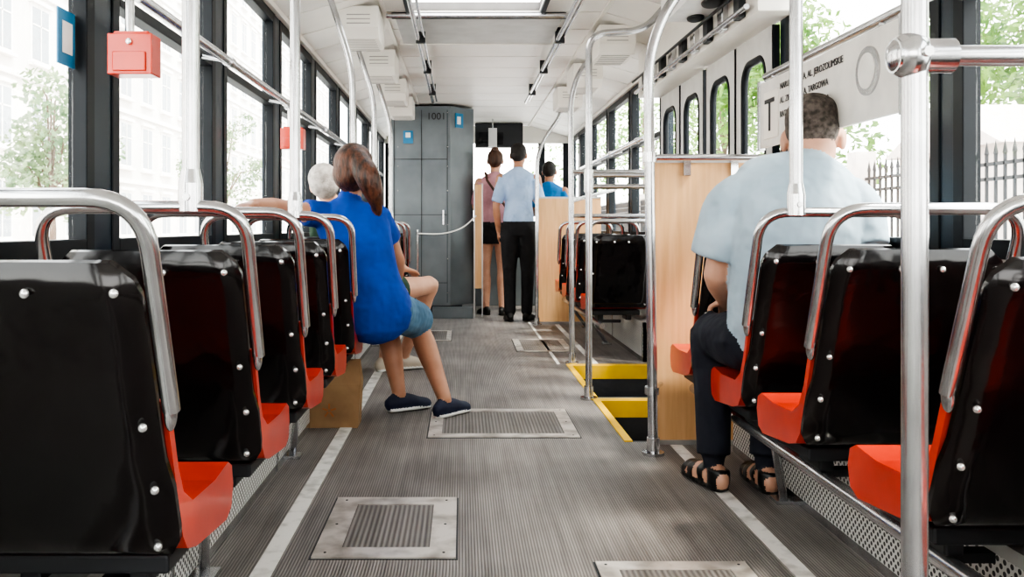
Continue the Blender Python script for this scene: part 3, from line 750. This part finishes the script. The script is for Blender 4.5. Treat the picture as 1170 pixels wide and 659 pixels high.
standing('man_in_pale_blue_shirt',.555,8.62,1.75,-.15,'shirtw','blackf','darkhair','short',skin='skintan',armpose=('down','fwd'),sh=.168,headyaw=-.1,step=.03,sleeve=.85)
standing('passenger_in_blue_tshirt',.95,9.55,1.64,-.3,'bluet','navy','darkhair','short',skin='skintan',armpose='fwd',sh=.17)

# ------------------------------------------------------------------ outside
g=MB(); g.bb(-60,60,-30,140,-1.0,-.92,'asphalt'); g.finish('street_ground')
g=MB(); g.bb(-16,-9.8,-20,110,-.92,-.80,'pink'); g.finish('sidewalk')
fb=MB(); X=-16.5
fb.bb(X-6,X,-12,110,-.9,21,'facade')
y=-10
while y<108:
    for fl_ in range(6):
        z=.6+fl_*3.4
        fb.bb(X-.02,X+.06,y-.12,y+1.42,z-.15,z+2.15,'ftrim'); fb.bb(X+.03,X+.07,y,y+1.3,z,z+2.0,'fwin')
        fb.bb(X+.07,X+.09,y+.62,y+.68,z,z+2.0,'ftrim'); fb.bb(X+.07,X+.09,y,y+1.3,z+1.3,z+1.36,'ftrim'); fb.bb(X,X+.22,y-.2,y+1.5,z-.25,z-.13,'ftrim'); fb.bb(X,X+.18,y-.2,y+1.5,z+2.15,z+2.3,'ftrim')
    y+=2.9
for fl_ in range(1,6): fb.bb(X,X+.15,-12,110,fl_*3.4-.3,fl_*3.4-.1,'ftrim')
fb.finish('apartment_building')
def tree(name,x,y,h,cr,n,k,size=.16,z0=-.92):
    t=MB(); rnd=random.Random(int(x*13+y*7))
    t.tube([(x,y,z0),(x+.05,y,z0+h*.3),(x-.05,y+.05,z0+h*.6),(x,y,z0+h*.95)],[.05+h*.012,.04+h*.009,.05,.02],'bark',10)
    cl=[]
    for i in range(16):
        a=rnd.uniform(0,6.28); zz=z0+h*rnd.uniform(.38,1.0); rr=cr*rnd.uniform(.2,.85)*(1.1-abs((zz-z0)/h-.65))
        c_=V((x+rr*math.cos(a),y+rr*math.sin(a),zz)); cl.append((c_,cr*rnd.uniform(.28,.5)))
        t.tube([(x,y,z0+h*rnd.uniform(.3,.6)),tuple((c_+V((x,y,zz-.3)))/2),tuple(c_)],[.04,.025,.01],'bark',6)
    vs=[];fs=[]
    for i in range(n):
        c_,r_=rnd.choice(cl)
        d=V((rnd.gauss(0,1),rnd.gauss(0,1),rnd.gauss(0,1))).normalized()*r_*rnd.uniform(.3,1)**.5
        p=c_+d; u=V((rnd.gauss(0,1),rnd.gauss(0,1),rnd.gauss(0,1))).normalized(); w_=u.orthogonal().normalized(); s_=size*rnd.uniform(.6,1.3)
        o=len(vs); vs+=[p-u*s_*.5,p+w_*s_*.3,p+u*s_*.5,p-w_*s_*.3]; fs.append((o,o+1,o+2,o+3))
    t.add(vs,fs,k); t.finish(name)
for (x,y,h,cr,n) in ((-11.5,24.5,5.6,1.7,2200),(-11.5,42,7,2.0,1800)): tree('street_tree',x,y,h,cr,n,'leaf2',.2,z0=-.80)
for (x,y,h,cr,n) in ((13.5,18.5,10,3.8,7600),(9,24,9,3.6,4600),(10.5,35,10,4.5,3600),(13.5,10.5,9,3.4,5600),(10,48,11,5,3000),(8.5,3,8,3,2500),(18,24,11,4.5,5600)): tree('leafy_tree',x,y,h,cr,n,'leaf',.26)
fe=MB(); y=2
while y<45:
    fe.bb(5.98,6.01,y,y+.025,-.2,1.75,'fence'); fe.tube([(5.995,y+.012,1.75),(5.995,y+.012,1.9)],[.03,.002],'fence',6)
    y+=.17
for z in (0,.25,1.45,1.62): fe.bb(5.98,6.02,2,45,z,z+.04,'fence')
y=2
while y<46: fe.bb(5.85,6.15,y,y+.3,-.92,2.05,'pink'); y+=5.5
fe.bb(5.9,6.1,2,45,-.92,-.15,'pink'); fe.finish('iron_fence')
ki=MB(); ki.bb(8.2,10.2,13.2,16.4,-.92,2.2,'pink'); ki.prism([(13.0,2.2),(16.6,2.2),(14.8,3.0)],8.0,10.4,'pink'); ki.bb(8.17,8.22,14,15,.2,1.6,'fwin'); ki.finish('garden_pavilion')
def car(x,y):
    c=MB(); z=-.92
    c.prism([(y,z+.3),(y+4.2,z+.3),(y+4.3,z+.6),(y+4.1,z+.85),(y+3.2,z+.95),(y+2.6,z+1.42),(y+1.0,z+1.45),(y+.3,z+.98),(y+.0,z+.9)],x-.85,x+.85,'sw')
    c.prism([(y+3.05,z+.97),(y+2.52,z+1.36),(y+1.08,z+1.38),(y+.5,z+.98)],x-.86,x+.86,'darkbox')
    c.prism([(y+.26,z+1.0),(y+.25,z+1.0),(y+.9,z+1.40),(y+.95,z+1.40)],x-.7,x+.7,'darkbox')
    for yy in (y+.8,y+3.4):
        for s_ in (-.87,.69): c.tube([(x+s_,yy,z+.32),(x+s_+.18,yy,z+.32)],.32,'darkbox',20); c.tube([(x+s_-.005,yy,z+.32),(x+s_+.185,yy,z+.32)],.17,'steel',16)
    for s_ in (-.6,.6): c.box((x+s_,y-.01,z+.72),(.3,.04,.14),'red')
    c.finish('parked_car',.03)
car(-8.6,15.5); car(-8.6,21.5); car(-8.6,9.5)

# ------------------------------------------------------------------ light
wd=bpy.data.worlds.new('sky'); scene.world=wd; wd.use_nodes=True; nt=wd.node_tree
bg=nt.nodes['Background']
tc=nt.nodes.new('ShaderNodeTexCoord'); sp=nt.nodes.new('ShaderNodeSeparateXYZ'); nt.links.new(tc.outputs['Generated'],sp.inputs[0])
rp=nt.nodes.new('ShaderNodeValToRGB'); rp.color_ramp.elements[0].color=(1,.975,.935,1); rp.color_ramp.elements[1].color=(.90,.93,.96,1)
nt.links.new(sp.outputs['Z'],rp.inputs[0]); nt.links.new(rp.outputs[0],bg.inputs[0]); bg.inputs[1].default_value=5.4
sl=bpy.data.lights.new('sun','SUN'); sl.energy=5; sl.angle=.16; sl.color=(1,.92,.80)
so=bpy.data.objects.new('sun',sl); COL.objects.link(so)
d=V((-.55,.35,-.95)).normalized(); so.rotation_euler=d.to_track_quat('-Z','Y').to_euler(); so.location=(5,-5,12)

# ------------------------------------------------------------------ camera
cd=bpy.data.cameras.new('camera'); cam=bpy.data.objects.new('camera',cd); COL.objects.link(cam)
cam.location=(0,0,.92); cam.rotation_euler=(math.radians(90),0,0)
cd.sensor_width=36; cd.lens=36*1000/1170; cd.shift_x=(585-528)/1170; cd.shift_y=-(329.5-260)/1170; cd.clip_end=400
scene.camera=cam
scene.view_settings.view_transform='AgX'
try: scene.view_settings.look='AgX - High Contrast'
except Exception: pass
scene.view_settings.exposure=.52
